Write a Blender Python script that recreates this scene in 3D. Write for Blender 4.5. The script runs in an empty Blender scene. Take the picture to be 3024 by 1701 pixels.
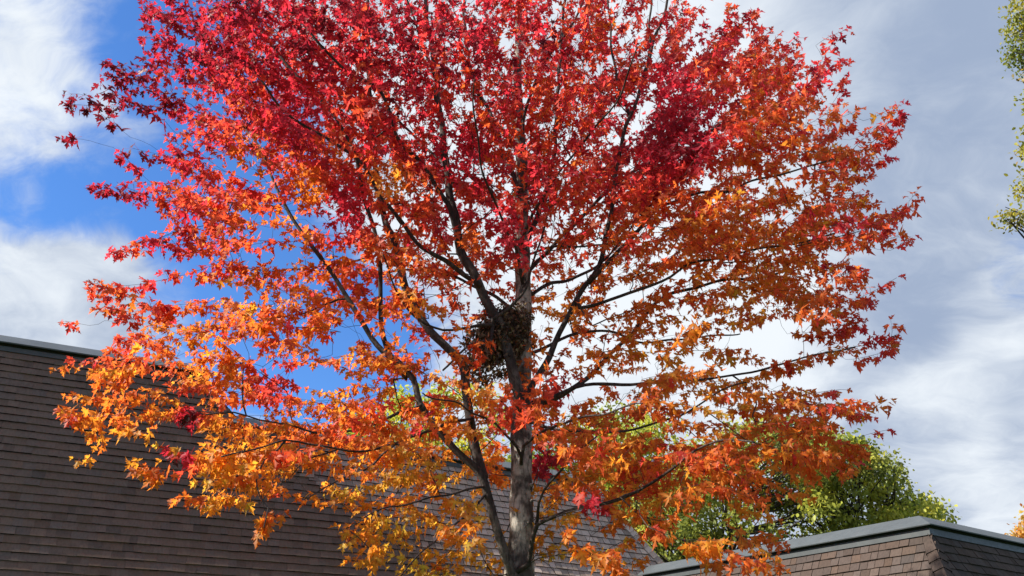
import bpy, math, random
import numpy as np
from mathutils import Vector, Matrix

rnd = random.Random(7)
rng = np.random.default_rng(11)
SC = bpy.context.scene
COL = SC.collection

# ------------------------------------------------------------------ camera
F = 2650.0                                  # focal length in photograph pixels
TH = math.atan(1294.5 / F)                  # upward pitch
CAM = np.array([0, 0, 1.6])
FW = np.array([0, math.cos(TH), math.sin(TH)])
UP = np.array([0, -math.sin(TH), math.cos(TH)])
RI = np.array([1.0, 0, 0])
cam_d = bpy.data.cameras.new("camera")
cam = bpy.data.objects.new("camera", cam_d)
COL.objects.link(cam)
cam.location = CAM
cam.rotation_euler = (math.pi / 2 + TH, 0, 0)
cam_d.sensor_width = 36
cam_d.lens = 36 * F / 3024
cam_d.clip_end = 2000
SC.camera = cam

# ------------------------------------------------------------------ light
SUN_EL = math.radians(40)
SUN_DIR = np.array([-0.982, -0.19, 0.0])
SUN_DIR = SUN_DIR / np.linalg.norm(SUN_DIR) * math.cos(SUN_EL) + np.array([0, 0, math.sin(SUN_EL)])
sun_d = bpy.data.lights.new("sun", 'SUN')
sun_d.energy = 5.0
sun_d.angle = math.radians(0.6)
sun_d.color = (1.0, 0.93, 0.82)
sun = bpy.data.objects.new("sun", sun_d)
COL.objects.link(sun)
sun.rotation_euler = Vector(SUN_DIR).to_track_quat('Z', 'Y').to_euler()

SC.view_settings.view_transform = 'Standard'
SC.view_settings.look = 'None'
SC.view_settings.gamma = 1.0
SC.view_settings.use_curve_mapping = False
SC.view_settings.exposure = 0.85


def ray(x, y):
    return RI * ((x - 1512) / F) + UP * ((850.5 - y) / F) + FW


def hit(x, y, P, N):
    d = ray(x, y)
    return CAM + d * (float((P - CAM) @ N) / float(d @ N))


def at_y(x, y, Y):
    d = ray(x, y)
    return CAM + d * (Y / d[1])


K = 3024 / 2576.0


def D(x, y, Y):                             # overview coordinates (2576 wide) at forward distance Y
    return at_y(x * K, y * K, Y)


def proj(p):
    v = np.asarray(p) - CAM
    z = v @ FW
    return (1512 + F * (v @ RI) / z) / K, (850.5 - F * (v @ UP) / z) / K, z


# ------------------------------------------------------------------ node helpers
class NT:
    def __init__(self, tree):
        self.t = tree
        self.n = tree.nodes
        self.l = tree.links

    def new(self, typ, **kw):
        n = self.n.new(typ)
        for k, v in kw.items():
            setattr(n, k, v)
        return n

    def put(self, sock, v):
        if hasattr(v, 'is_linked'):
            self.l.new(v, sock)
        elif v is not None:
            if isinstance(v, (tuple, list)) and len(v) == 3 and len(sock.default_value) == 4:
                v = (*v, 1)
            sock.default_value = v

    def math(self, op, a, b=None, c=None, clamp=False):
        n = self.new('ShaderNodeMath', operation=op, use_clamp=clamp)
        self.put(n.inputs[0], a)
        if b is not None: self.put(n.inputs[1], b)
        if c is not None: self.put(n.inputs[2], c)
        return n.outputs[0]

    def vmath(self, op, a, b=None):
        n = self.new('ShaderNodeVectorMath', operation=op)
        self.put(n.inputs[0], a)
        if b is not None: self.put(n.inputs[1], b)
        return n.outputs['Value'] if op == 'DOT_PRODUCT' else n.outputs[0]

    def smooth(self, x, a, b, lo=0.0, hi=1.0):
        n = self.new('ShaderNodeMapRange', interpolation_type='SMOOTHSTEP')
        self.put(n.inputs[0], x)
        for i, v in enumerate((a, b, lo, hi)): self.put(n.inputs[i + 1], v)
        return n.outputs[0]

    def noise(self, vec, scale, detail=4, rough=0.5, dist=0.0):
        n = self.new('ShaderNodeTexNoise')
        if vec is not None: self.l.new(vec, n.inputs['Vector'])
        n.inputs['Scale'].default_value = scale
        n.inputs['Detail'].default_value = detail
        n.inputs['Roughness'].default_value = rough
        n.inputs['Distortion'].default_value = dist
        return n.outputs['Fac']

    def mix(self, f, a, b, mode='MIX'):
        n = self.new('ShaderNodeMix', data_type='RGBA', blend_type=mode)
        self.put(n.inputs[0], f)
        self.put(n.inputs[6], a)
        self.put(n.inputs[7], b)
        return n.outputs[2]

    def scale(self, vec, s):
        n = self.new('ShaderNodeMapping')
        self.l.new(vec, n.inputs['Vector'])
        n.inputs['Scale'].default_value = s
        return n.outputs[0]

    def bump(self, h, strength, dist=0.02):
        n = self.new('ShaderNodeBump')
        n.inputs['Strength'].default_value = strength
        n.inputs['Distance'].default_value = dist
        self.l.new(h, n.inputs['Height'])
        return n.outputs[0]


# ------------------------------------------------------------------ sky
world = bpy.data.worlds.new("World")
SC.world = world
world.use_nodes = True
w = NT(world.node_tree)
w.n.clear()
sky = w.new('ShaderNodeTexSky', sky_type='NISHITA', sun_disc=False)
sky.sun_elevation = SUN_EL
sky.sun_rotation = math.atan2(SUN_DIR[0], SUN_DIR[1])
sky.air_density = 1.0
sky.dust_density = 0.3
sky.ozone_density = 2.0
tc = w.new('ShaderNodeTexCoord')
dirn = w.vmath('NORMALIZE', tc.outputs['Generated'])
sep = w.new('ShaderNodeSeparateXYZ')
w.l.new(dirn, sep.inputs[0])
zz = w.math('ADD', w.math('MAXIMUM', sep.outputs[2], 0.0), 0.22)
comb = w.new('ShaderNodeCombineXYZ')
w.l.new(w.math('DIVIDE', sep.outputs[0], zz), comb.inputs[0])
w.l.new(w.math('DIVIDE', sep.outputs[1], zz), comb.inputs[1])
pl = comb.outputs[0]


def blob(x, y, r, weight):
    c = ray(x * K, y * K)
    c = c / np.linalg.norm(c)
    d = w.vmath('DOT_PRODUCT', dirn, tuple(c))
    rr = r / 2257.0
    return w.smooth(d, math.cos(rr), 1.0, 0.0, weight)


def blobs(lst, base):
    acc = base
    for b in lst:
        acc = w.math('ADD', acc, blob(*b))
    return acc


warp = w.noise(pl, 2.2, 3, 0.5)
wv = w.new('ShaderNodeCombineXYZ')
w.l.new(warp, wv.inputs[0]); w.l.new(w.noise(pl, 3.1, 3, 0.5), wv.inputs[1])
plw = w.vmath('ADD', pl, w.vmath('MULTIPLY', wv.outputs[0], (0.35, 0.35, 0)))
n_big = w.noise(plw, 1.9, 8, 0.55)
n_wisp = w.noise(w.scale(plw, (1.0, 1.1, 1)), 6.5, 10, 0.62)
cover = w.math('ADD', w.math('MULTIPLY', n_big, 0.65), w.math('MULTIPLY', n_wisp, 0.95))
BLUE = [(430, 90, 240, -.42), (470, 190, 150, -.2), (290, 470, 170, -.45), (640, 660, 330, -.4), (800, 900, 330, -.55),
        (60, 500, 120, -.3), (900, 330, 200, -.1), (2600, 670, 200, -.75), (2420, 760, 150, -.15), (640, 380, 240, -.35), (1050, 800, 220, -.25), (500, 450, 160, -.2), (130, 20, 60, -.1), (200, 250, 50, -.2), (420, 560, 120, -.2), (170, 560, 70, -.12), (340, 250, 60, -.15)]
WHITE = [(90, 150, 220, .10), (250, 330, 150, .10), (110, 700, 260, .10), (330, 620, 120, .06), (380, 620, 130, .12), (1500, 300, 900, .5), (2300, 400, 900, .6),
         (2100, 1000, 700, .5), (160, 800, 200, .25), (1700, 800, 500, .4), (620, 1130, 110, .6), (330, 30, 90, .12)]
cov = blobs(BLUE + WHITE, cover)
mask = w.smooth(cov, 0.44, 1.0)
br = w.math('ADD', w.math('MULTIPLY', w.noise(plw, 3.4, 9, 0.6), 1.5), w.math('MULTIPLY', n_wisp, 0.7))
LIGHT = [(1450, 450, 800, .45), (1650, 850, 450, .35), (80, 160, 330, .3), (90, 720, 260, .3), (2480, 830, 130, .3), (2350, 1060, 170, .38), (2380, 330, 230, .16),
         (2560, 1290, 200, .3), (620, 1130, 120, .5), (2000, 860, 250, .25)]
DARK = [(2350, 560, 330, -.3), (2100, 120, 500, -.12), (300, 800, 130, -.2), (2250, 950, 260, -.12), (2300, 1180, 170, -.22), (60, 850, 100, -.1), (2500, 150, 260, -.1)]
brt = w.smooth(blobs(LIGHT + DARK, br), 0.66, 1.75)
cl = w.mix(brt, (3.1, 3.85, 5.3), (7.8, 8.3, 8.8))
skc = w.mix(1.0, sky.outputs[0], (0.72, 1.22, 1.85), 'MULTIPLY')
final = w.mix(mask, skc, cl)
bg = w.new('ShaderNodeBackground')
w.l.new(final, bg.inputs[0])
bg.inputs[1].default_value = 0.064
wo = w.new('ShaderNodeOutputWorld')
w.l.new(bg.outputs[0], wo.inputs[0])


# ------------------------------------------------------------------ materials
def mat(name):
    m = bpy.data.materials.new(name)
    m.use_nodes = True
    t = NT(m.node_tree)
    t.n.clear()
    out = t.new('ShaderNodeOutputMaterial')
    return m, t, out


def principled(t, out, col, rough, spec=0.4, metal=0.0, normal=None):
    b = t.new('ShaderNodeBsdfPrincipled')
    t.put(b.inputs['Base Color'], col)
    t.put(b.inputs['Roughness'], rough)
    b.inputs['Specular IOR Level'].default_value = spec
    b.inputs['Metallic'].default_value = metal
    if normal is not None: t.l.new(normal, b.inputs['Normal'])
    t.l.new(b.outputs[0], out.inputs[0])
    return b


def tint_source(t, kind):
    if kind == 'object':
        return t.new('ShaderNodeObjectInfo').outputs['Color']
    return t.new('ShaderNodeAttribute', attribute_name='tint').outputs['Color']


def leaf_material(name, kind, trans=0.5, vein=0.55):
    m, t, out = mat(name)
    base = tint_source(t, kind)
    edge = t.new('ShaderNodeAttribute', attribute_name='edge').outputs['Fac']
    geo = t.new('ShaderNodeNewGeometry').outputs['Position']
    nz = t.noise(geo, 55.0, 3, 0.6)
    # margins redder, the middle of the blade more golden, small blotches
    mid = t.mix(1.0, base, (1.12, 1.5, 1.1), 'MULTIPLY')
    rim = t.mix(1.0, base, (0.97, 0.8, 0.9), 'MULTIPLY')
    c = t.mix(t.math('MULTIPLY', edge, 1.0, clamp=True), mid, rim)
    c = t.mix(t.smooth(nz, 0.35, 0.75, 0.0, vein * 0.45), c, t.mix(1.0, c, (0.62, 0.55, 0.6), 'MULTIPLY'))
    b = t.new('ShaderNodeBsdfPrincipled')
    t.l.new(c, b.inputs['Base Color'])
    b.inputs['Roughness'].default_value = 0.48
    b.inputs['Specular IOR Level'].default_value = 0.35
    tr = t.new('ShaderNodeBsdfTranslucent')
    t.l.new(t.mix(1.0, c, (1.25, 1.12, 0.9), 'MULTIPLY'), tr.inputs[0])
    mx = t.new('ShaderNodeMixShader')
    mx.inputs[0].default_value = trans
    t.l.new(b.outputs[0], mx.inputs[1]); t.l.new(tr.outputs[0], mx.inputs[2])
    t.l.new(mx.outputs[0], out.inputs[0])
    return m


def bark_material(name, dark, light, patch=0.5, sc=1.0):
    m, t, out = mat(name)
    geo = t.new('ShaderNodeNewGeometry').outputs['Position']
    v = t.scale(geo, (1, 1, 0.28))
    n1 = t.noise(v, 26 * sc, 6, 0.65, 0.6)
    n2 = t.noise(geo, 3.2 * sc, 4, 0.6)
    n3 = t.noise(t.scale(geo, (1, 1, 3.2)), 14 * sc, 3, 0.6)
    c = t.mix(t.smooth(n2, 0.5 - patch * 0.18, 0.62), dark, light)
    c = t.mix(t.smooth(n1, 0.36, 0.56, 0.75, 0.0), c, tuple(x * 0.35 for x in dark))
    c = t.mix(t.smooth(n3, 0.62, 0.72, 0.0, 0.5), c, tuple(x * 0.5 for x in dark))
    h = t.math('ADD', t.math('MULTIPLY', n1, 1.0), t.math('MULTIPLY', n3, 0.3))
    principled(t, out, c, 0.85, 0.2, normal=t.bump(h, 0.8, 0.02))
    return m


def shingle_material(name, kind):
    m, t, out = mat(name)
    base = tint_source(t, kind)
    geo = t.new('ShaderNodeNewGeometry').outputs['Position']
    g = t.noise(geo, 240, 2, 0.7)
    streak = t.noise(t.scale(geo, (1, 1, 0.06)), 34, 4, 0.6)
    big = t.noise(geo, 0.7, 3, 0.5)
    c = t.mix(t.smooth(g, 0.35, 0.7, 0.0, 0.3), base, t.mix(1.0, base, (1.6, 1.55, 1.5), 'MULTIPLY'))
    c = t.mix(t.smooth(streak, 0.4, 0.7, 0.0, 0.45), c, t.mix(1.0, c, (0.55, 0.56, 0.6), 'MULTIPLY'))
    c = t.mix(t.smooth(big, 0.45, 0.7, 0.0, 0.35), c, t.mix(1.0, c, (0.72, 0.8, 0.78), 'MULTIPLY'))
    principled(t, out, c, 0.95, 0.12, normal=t.bump(g, 0.5, 0.004))
    return m


def plain(name, col, rough=0.8, spec=0.3, var=0.25, sc=3.0, bump=0.0, metal=0.0):
    m, t, out = mat(name)
    geo = t.new('ShaderNodeNewGeometry').outputs['Position']
    n = t.noise(geo, sc, 5, 0.6)
    c = t.mix(t.smooth(n, 0.3, 0.7), tuple(x * (1 - var) for x in col), tuple(x * (1 + var) for x in col))
    nn = t.bump(t.noise(geo, sc * 12, 4, 0.6), bump, 0.01) if bump else None
    principled(t, out, c, rough, spec, metal, nn)
    return m


def metal_material(name):
    m, t, out = mat(name)
    geo = t.new('ShaderNodeNewGeometry').outputs['Position']
    n = t.noise(t.scale(geo, (1, 1, 0.3)), 2.0, 4, 0.6)
    n2 = t.noise(geo, 18, 4, 0.7)
    c = t.mix(t.smooth(n, 0.3, 0.7), (0.060, 0.070, 0.076), (0.082, 0.094, 0.10))
    c = t.mix(t.smooth(n2, 0.55, 0.8, 0, 0.35), c, (0.05, 0.058, 0.064))
    principled(t, out, c, t.smooth(n2, 0.3, 0.7, 0.42, 0.6), 0.45, 0.0, t.bump(n, 0.25, 0.03))
    return m


M = {}
M['leaf_o'] = leaf_material('maple_leaf_single', 'object', 0.66)
M['leaf'] = leaf_material('maple_foliage', 'tint', 0.66)
M['leaf_g'] = leaf_material('green_foliage', 'tint', 0.5, 0.4)
M['dead_leaf'] = leaf_material('dead_leaf', 'tint', 0.1, 0.8)
M['bark'] = bark_material('maple_bark', (0.09, 0.077, 0.068), (0.50, 0.465, 0.40))
M['bark_dark'] = bark_material('branch_bark', (0.055, 0.042, 0.038), (0.105, 0.085, 0.075), 0.3, 1.6)
M['bark_mid'] = bark_material('stem_bark', (0.062, 0.051, 0.046), (0.15, 0.13, 0.115), 0.4, 1.2)
M['bark_bg'] = plain('far_bark', (0.05, 0.042, 0.036), 0.9, 0.2)
M['shingle'] = shingle_material('roof_shingle_field', 'tint')
M['shingle_o'] = shingle_material('roof_shingle', 'object')
M['under'] = plain('roof_underlay', (0.02, 0.018, 0.018), 0.95, 0.1)
M['metal'] = metal_material('painted_metal_coping')
M['deck'] = plain('flat_roof_gravel', (0.25, 0.25, 0.24), 0.95, 0.1, 0.3, 6)
M['wall'] = plain('brown_brick', (0.16, 0.10, 0.075), 0.9, 0.2, 0.25, 4, 0.3)
M['grass'] = plain('lawn', (0.05, 0.085, 0.025), 0.95, 0.1, 0.4, 1.5, 0.5)
M['litter'] = plain('nest_litter', (0.06, 0.04, 0.026), 0.95, 0.1, 0.5, 9, 1.0)


# ------------------------------------------------------------------ mesh helpers
def obj(name, me, parent=None, **props):
    o = bpy.data.objects.new(name, me)
    COL.objects.link(o)
    if parent is not None:
        o.parent = parent
        o.matrix_parent_inverse = Matrix.Translation(-Vector(parent.location))
    for k, v in props.items():
        o[k] = v
    return o


def empty(name, loc, label, cat, **props):
    o = bpy.data.objects.new(name, None)
    COL.objects.link(o)
    o.location = Vector(loc)
    o['label'] = label
    o['category'] = cat
    for k, v in props.items():
        o[k] = v
    return o


class MB:
    def __init__(self):
        self.v = []
        self.f = []
        self.c = []          # tint per face

    def face(self, pts, tint=None):
        b = len(self.v)
        self.v += [tuple(p) for p in pts]
        self.f.append(tuple(range(b, b + len(pts))))
        self.c.append(tint)

    def solid(self, pts, faces, tints=None):
        b = len(self.v)
        self.v += [tuple(p) for p in pts]
        for i, f in enumerate(faces):
            self.f.append(tuple(b + j for j in f))
            self.c.append(tints[i] if tints else None)

    def tube(self, pts, rad, n=8, cap=True, wob=0.0):
        pts = [np.asarray(p, float) for p in pts]
        m = len(pts)
        b = len(self.v)
        ref = None
        for i in range(m):
            t = pts[min(i + 1, m - 1)] - pts[max(i - 1, 0)]
            t = t / (np.linalg.norm(t) + 1e-9)
            if ref is None:
                ref = np.cross(t, [0, 0, 1.0]) if abs(t[2]) < 0.9 else np.cross(t, [0, 1.0, 0])
            a = ref - t * (ref @ t)
            a /= np.linalg.norm(a) + 1e-9
            ref = a
            c = np.cross(t, a)
            for k in range(n):
                an = 2 * math.pi * k / n
                r = rad[i] * (1 + (wob * math.sin(3 * an + i * 0.9) + wob * 0.6 * math.sin(5 * an - i * 1.7) if wob else 0))
                self.v.append(tuple(pts[i] + (a * math.cos(an) + c * math.sin(an)) * r))
        for i in range(m - 1):
            for k in range(n):
                k2 = (k + 1) % n
                self.f.append((b + i * n + k, b + i * n + k2, b + (i + 1) * n + k2, b + (i + 1) * n + k))
                self.c.append(None)
        if cap:
            self.f.append(tuple(b + k for k in reversed(range(n)))); self.c.append(None)
            self.f.append(tuple(b + (m - 1) * n + k for k in range(n))); self.c.append(None)

    def build(self, name, material, parent=None, smooth=False, **props):
        me = bpy.data.meshes.new(name)
        me.from_pydata(self.v, [], self.f)
        me.materials.append(material)
        if any(c is not None for c in self.c):
            at = me.attributes.new('tint', 'FLOAT_COLOR', 'FACE')
            arr = np.ones((len(self.f), 4), np.float32)
            arr[:, :3] = [c if c is not None else (1, 1, 1) for c in self.c]
            at.data.foreach_set('color', arr.ravel())
        if smooth:
            me.polygons.foreach_set('use_smooth', [True] * len(self.f))
        me.update()
        return obj(name, me, parent, **props)


def fast_mesh(name, V, T, tint=None, edge=None, material=None):
    """V (n,3) vertices, T (m,3) triangles, tint (n,3) per vertex, edge (n,)"""
    me = bpy.data.meshes.new(name)
    me.vertices.add(len(V))
    me.vertices.foreach_set('co', np.ascontiguousarray(V, np.float32).ravel())
    me.loops.add(len(T) * 3)
    me.loops.foreach_set('vertex_index', np.ascontiguousarray(T, np.int32).ravel())
    me.polygons.add(len(T))
    me.polygons.foreach_set('loop_start', np.arange(0, len(T) * 3, 3, dtype=np.int32))
    me.polygons.foreach_set('loop_total', np.full(len(T), 3, dtype=np.int32))
    if tint is not None:
        a = me.attributes.new('tint', 'FLOAT_COLOR', 'POINT')
        arr = np.ones((len(V), 4), np.float32)
        arr[:, :3] = tint
        a.data.foreach_set('color', arr.ravel())
    if edge is not None:
        a = me.attributes.new('edge', 'FLOAT', 'POINT')
        a.data.foreach_set('value', np.ascontiguousarray(edge, np.float32))
    if material: me.materials.append(material)
    me.update(calc_edges=True)
    return me


# ------------------------------------------------------------------ ground
g = MB()
g.face([(-400, -300, 0), (400, -300, 0), (400, 700, 0), (-400, 700, 0)])
g.build('lawn', M['grass'], kind='structure')

# ------------------------------------------------------------------ buildings
Z = np.array([0, 0, 1.0])


class Plane:
    """a sloping shingled face: u along the courses, nh horizontal outward normal, c = run / rise"""
    def __init__(self, P, alpha, c):
        a = math.radians(alpha)
        self.P = np.asarray(P, float)
        self.u = np.array([math.sin(a), math.cos(a), 0])
        self.nh = np.array([math.cos(a), -math.sin(a), 0])
        self.c = c
        s = math.atan2(1, c)
        self.s = s
        self.N = self.nh * math.sin(s) + Z * math.cos(s)
        self.up = -self.nh * c + Z          # rises one metre

    def at(self, t, z, n=0.0):
        return self.P + self.u * t + self.up * (z - self.P[2]) + self.N * n

    def tz(self, p):
        p = np.asarray(p)
        z = p[2]
        q = p - self.P - self.up * (z - self.P[2])
        return float(q @ self.u), float(z)

    def px(self, x, y):
        return hit(x, y, self.P, self.N)


P0 = at_y(0, 1600, 13.4)
PA = Plane(P0, 63.6, 0.35)
J1, J2 = PA.px(745, 1283), PA.px(1330, 1701)
kk = (J2 - J1) / np.linalg.norm(J2 - J1)
psi = math.radians(-10)
NB = PA.N * math.cos(psi) + np.cross(kk, PA.N) * math.sin(psi) + kk * (kk @ PA.N) * (1 - math.cos(psi))
hB = math.hypot(NB[0], NB[1])
PB = Plane(J1, math.degrees(math.atan2(-NB[1], NB[0])), NB[2] / hB)

ZTA = PA.px(0, 1035)[2]                     # top of the shingles, tall part
ZTB = PB.px(1345, 1379)[2]                  # top of the shingles, low part
ZSTEP = 0.132
ZE = 2.7                                    # eaves


def line_t(pl, p, q):
    """t as a function of z along the line p-q lying in the plane"""
    a, b = pl.tz(p), pl.tz(q)
    return lambda z: a[0] + (b[0] - a[0]) * (z - a[1]) / (b[1] - a[1])


hipA = line_t(PA, PA.px(591, 1106), PA.px(692, 1247))
creaseA = line_t(PA, J1, J2)
creaseB = line_t(PB, J1, J2)
hipB = line_t(PB, PB.px(1766, 1455), PB.px(1957, 1664))


def endA(z):
    return hipA(z) if z > J1[2] else creaseA(z)


def startB(z):
    return creaseB(z)


TAB = [(0, 0, 0), (1, 0, 0), (1, 1, 0), (0, 1, 0), (0, 0, 1), (1, 0, 1), (1, 1, 0.12), (0, 1, 0.12)]
TABF = [(4, 5, 6, 7), (0, 1, 5, 4), (1, 2, 6, 5), (3, 0, 4, 7), (2, 3, 7, 6)]
tab_me = bpy.data.meshes.new('shingle')
tab_me.from_pydata(TAB, [], TABF)
tab_me.materials.append(M['shingle_o'])


def shingle_tints(kind):
    r = rnd.random()
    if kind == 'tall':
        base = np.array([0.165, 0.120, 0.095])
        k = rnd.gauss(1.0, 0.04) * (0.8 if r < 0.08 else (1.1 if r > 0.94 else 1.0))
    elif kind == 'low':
        base = np.array([0.44, 0.345, 0.28])  # much paler than the tall part: sunlight on this face put into the colour
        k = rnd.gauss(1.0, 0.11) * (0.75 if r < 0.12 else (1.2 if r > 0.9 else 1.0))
    else:
        base = np.array([0.088, 0.067, 0.058])
        k = rnd.gauss(1.0, 0.08) * (0.86 if r < 0.2 else (1.1 if r > 0.85 else 1.0))
    hue = rnd.gauss(0, 0.03)
    return base * k * np.array([1 + hue, 1, 1 - hue])


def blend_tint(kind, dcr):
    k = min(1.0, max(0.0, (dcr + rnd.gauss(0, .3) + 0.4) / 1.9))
    return shingle_tints('tall') * (1 - k) + shingle_tints('low') * k  # painted sunlit tone fades in across the crease


def lay_shingles(parent, fields, wlo, whi, limit=300):
    """fields: list of (plane, top z, bottom z, left edge fn, right edge fn, colour kind)"""
    tabs = []
    for pl, zt, zb, fl, fr, kind in fields:
        L = ZSTEP * math.sqrt(1 + pl.c ** 2)
        k = 0
        while True:
            z0 = zt - (k + 1) * ZSTEP
            if z0 < zb: break
            k += 1
            zm = z0 + ZSTEP * 0.5
            a = min(fl(z0), fl(z0 + ZSTEP)) if kind == 'low' else fl(z0)
            b = max(fr(z0), fr(z0 + ZSTEP)) if (kind == 'tall' and z0 < J1[2]) else fr(z0)
            t = a + rnd.uniform(-whi, 0)
            thick_row = rnd.uniform(0.0, 0.003)
            while t < b:
                wd = rnd.uniform(wlo, whi)
                t0, t1 = max(t, a), min(t + wd, b)
                t += wd
                if t1 - t0 < 0.02: continue
                th = ((0.026 if rnd.random() < 0.55 else 0.019) + thick_row + rnd.uniform(-.002, .002)) * (1.15 if kind == 'tall' else 1.1)
                if kind != 'wing':
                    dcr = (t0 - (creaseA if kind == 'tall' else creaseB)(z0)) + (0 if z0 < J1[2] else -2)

                gp = 0.004 if kind != 'tall' else 0.0004
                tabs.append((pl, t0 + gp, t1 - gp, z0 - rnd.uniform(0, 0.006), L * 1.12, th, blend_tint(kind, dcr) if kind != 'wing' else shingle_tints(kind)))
    scored = []
    for i, tb in enumerate(tabs):
        p = tb[0].at((tb[1] + tb[2]) / 2, tb[3] + ZSTEP / 2)
        x, y, zc = proj(p)
        if zc > 0 and 0 < x < 2576 and 0 < y < 1449:
            scored.append(((tb[2] - tb[1]) / zc ** 2, i))
    scored.sort(reverse=True)
    big = set(i for s, i in scored[:limit])
    mb = MB()
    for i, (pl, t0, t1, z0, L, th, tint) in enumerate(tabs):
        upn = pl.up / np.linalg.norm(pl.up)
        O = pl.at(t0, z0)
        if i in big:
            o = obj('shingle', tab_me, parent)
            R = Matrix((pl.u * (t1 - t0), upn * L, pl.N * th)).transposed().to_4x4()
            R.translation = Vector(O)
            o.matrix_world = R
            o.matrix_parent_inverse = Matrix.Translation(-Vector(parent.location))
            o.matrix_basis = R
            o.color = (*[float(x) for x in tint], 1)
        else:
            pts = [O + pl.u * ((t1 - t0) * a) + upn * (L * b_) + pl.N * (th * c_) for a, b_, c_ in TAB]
            mb.solid(pts, TABF, [tint, tint * 0.1, tint * (0.8 if pl is PA else 0.35), tint * (0.8 if pl is PA else 0.35), tint])  # butts near black: printed dark band, plus shadow line under each course painted in
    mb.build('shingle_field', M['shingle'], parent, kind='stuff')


def slab(mb, pl, t_of, zt, zb, depth=0.12, n=-0.004):
    """solid backing below the shingles; t_of = (left fn, right fn)"""
    fl, fr = t_of
    pts = [pl.at(fl(zb), zb, n), pl.at(fr(zb), zb, n), pl.at(fr(zt), zt, n), pl.at(fl(zt), zt, n)]
    back = [p - pl.nh * depth for p in pts]
    mb.solid(pts + back, [(0, 1, 2, 3), (7, 6, 5, 4), (0, 4, 5, 1), (1, 5, 6, 2), (2, 6, 7, 3), (3, 7, 4, 0)])


COPING = [(0.10, 0.115), (0.105, 0.135), (-0.26, 0.37), (-0.55, 0.39), (-0.55, 0.04), (-0.06, 0.04), (-0.06, 0.15), (0.085, 0.12)]
TRIM = [(0.035, -0.005), (0.035, 0.075), (-0.05, 0.08), (-0.05, -0.005)]


def sweep(path, normals, profile, z, name, parent):
    """path of horizontal points at height z, normals per point (already mitred)"""
    mb = MB()
    n = len(profile)
    rings = []
    for p, nn in zip(path, normals):
        rings.append([np.array([p[0], p[1], z]) + nn * o + Z * h for o, h in profile])
    pts = [q for r in rings for q in r]
    faces = []
    for i in range(len(rings) - 1):
        for k in range(n):
            k2 = (k + 1) % n
            faces.append((i * n + k, (i + 1) * n + k, (i + 1) * n + k2, i * n + k2))
    faces.append(tuple(range(n)))
    faces.append(tuple((len(rings) - 1) * n + k for k in reversed(range(n))))
    mb.solid(pts, faces)
    return mb.build(name, M['metal'], parent)


def mitre(n1, n2):
    return (n1 + n2) / (1 + n1 @ n2)


def hip_caps(parent, p_top, p_bot, nl, nr, kind, size=0.17, step=0.145, skew=0.0):
    """overlapping folded cap shingles down a hip; nl / nr = face normals left and right of the hip"""
    d = p_bot - p_top
    L = np.linalg.norm(d)
    d = d / L
    a = -np.cross(nl, d); b = np.cross(nr, d)
    if a @ (nr) > 0: a = -a
    # in-plane directions away from the hip
    a = a / np.linalg.norm(a); b = b / np.linalg.norm(b)
    if a @ b > 0: b = -b
    k = 0
    s = 0.0
    while s < L:
        top = p_top + d * (s - 0.02)
        bot = p_top + d * min(s + step * 1.2, L + 0.05)
        out = (nl + nr); out = out / np.linalg.norm(out)
        lift_t, lift_b, th = 0.028, 0.048, 0.010
        w_ = size * rnd.uniform(0.95, 1.05)
        def ring(p, lift, wd):
            return [p + a * wd + nl * lift, p + out * (lift * 1.15), p + b * wd + nr * lift]
        t1 = ring(top, lift_t, w_ * 0.9); b1 = ring(bot, lift_b, w_)
        t2 = [q - out * th * 1.2 for q in t1]; b2 = [q - out * 0.05 for q in b1]
        mb = MB()
        tint = shingle_tints(kind) * 1.02
        mb.solid(t1 + b1 + t2 + b2,
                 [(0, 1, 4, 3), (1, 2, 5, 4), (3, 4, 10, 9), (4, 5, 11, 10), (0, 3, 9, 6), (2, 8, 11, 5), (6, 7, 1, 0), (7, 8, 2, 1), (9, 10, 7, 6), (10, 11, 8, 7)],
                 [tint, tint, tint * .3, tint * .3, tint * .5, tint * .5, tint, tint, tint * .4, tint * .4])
        mb.build('hip_cap', M['shingle'], parent)
        s += step
        k += 1


# ---- main building: tall part running into a lower part
bld = empty('shingled_building', (-6, 18, 0), 'long building with a steep brown shingled mansard roof stepping down behind the maple trunk', 'building')
TL = -7.0
lay_shingles(bld, [
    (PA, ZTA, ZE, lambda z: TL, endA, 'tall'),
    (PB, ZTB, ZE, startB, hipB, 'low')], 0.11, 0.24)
mb = MB()
slab(mb, PA, (lambda z: TL, endA), ZTA, J1[2])
slab(mb, PA, (lambda z: TL, endA), J1[2], ZE)
slab(mb, PB, (startB, hipB), ZTB, ZE)
mb.build('roof_board', M['under'], bld)
# tall part: end face, flat top, coping
hA_top, hA_bot = PA.at(hipA(ZTA), ZTA), PA.at(hipA(J1[2]), J1[2])
nsideA = PA.u * math.cos(math.radians(20)) + Z * math.sin(math.radians(20))
mb = MB()
bk = -PA.nh * 9.0
sl = [hA_bot, hA_bot + bk, hA_top + bk, hA_top]
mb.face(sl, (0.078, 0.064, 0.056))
mb.build('end_face', M['shingle'], bld)
hip_caps(bld, hA_top - Z * 0.02, hA_bot + (hA_bot - hA_top) * 0.02, PA.N, nsideA, 'tall', 0.13)
cA = PA.at(TL, ZTA); cB = hA_top
path = [cA, cB, cB + bk]
m2 = mitre(PA.nh, PA.u)
sweep(path, [PA.nh, m2, PA.u], COPING, ZTA, 'coping', bld)
sweep(path, [PA.nh, m2, PA.u], TRIM, ZTA, 'trim_strip', bld)
mb = MB()
top = [cA - PA.nh * .3 + Z * .3, cB - PA.nh * .3 - PA.u * .3 + Z * .3, cB + bk - PA.u * .3 + Z * .3, cA + bk + Z * .3]
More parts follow.
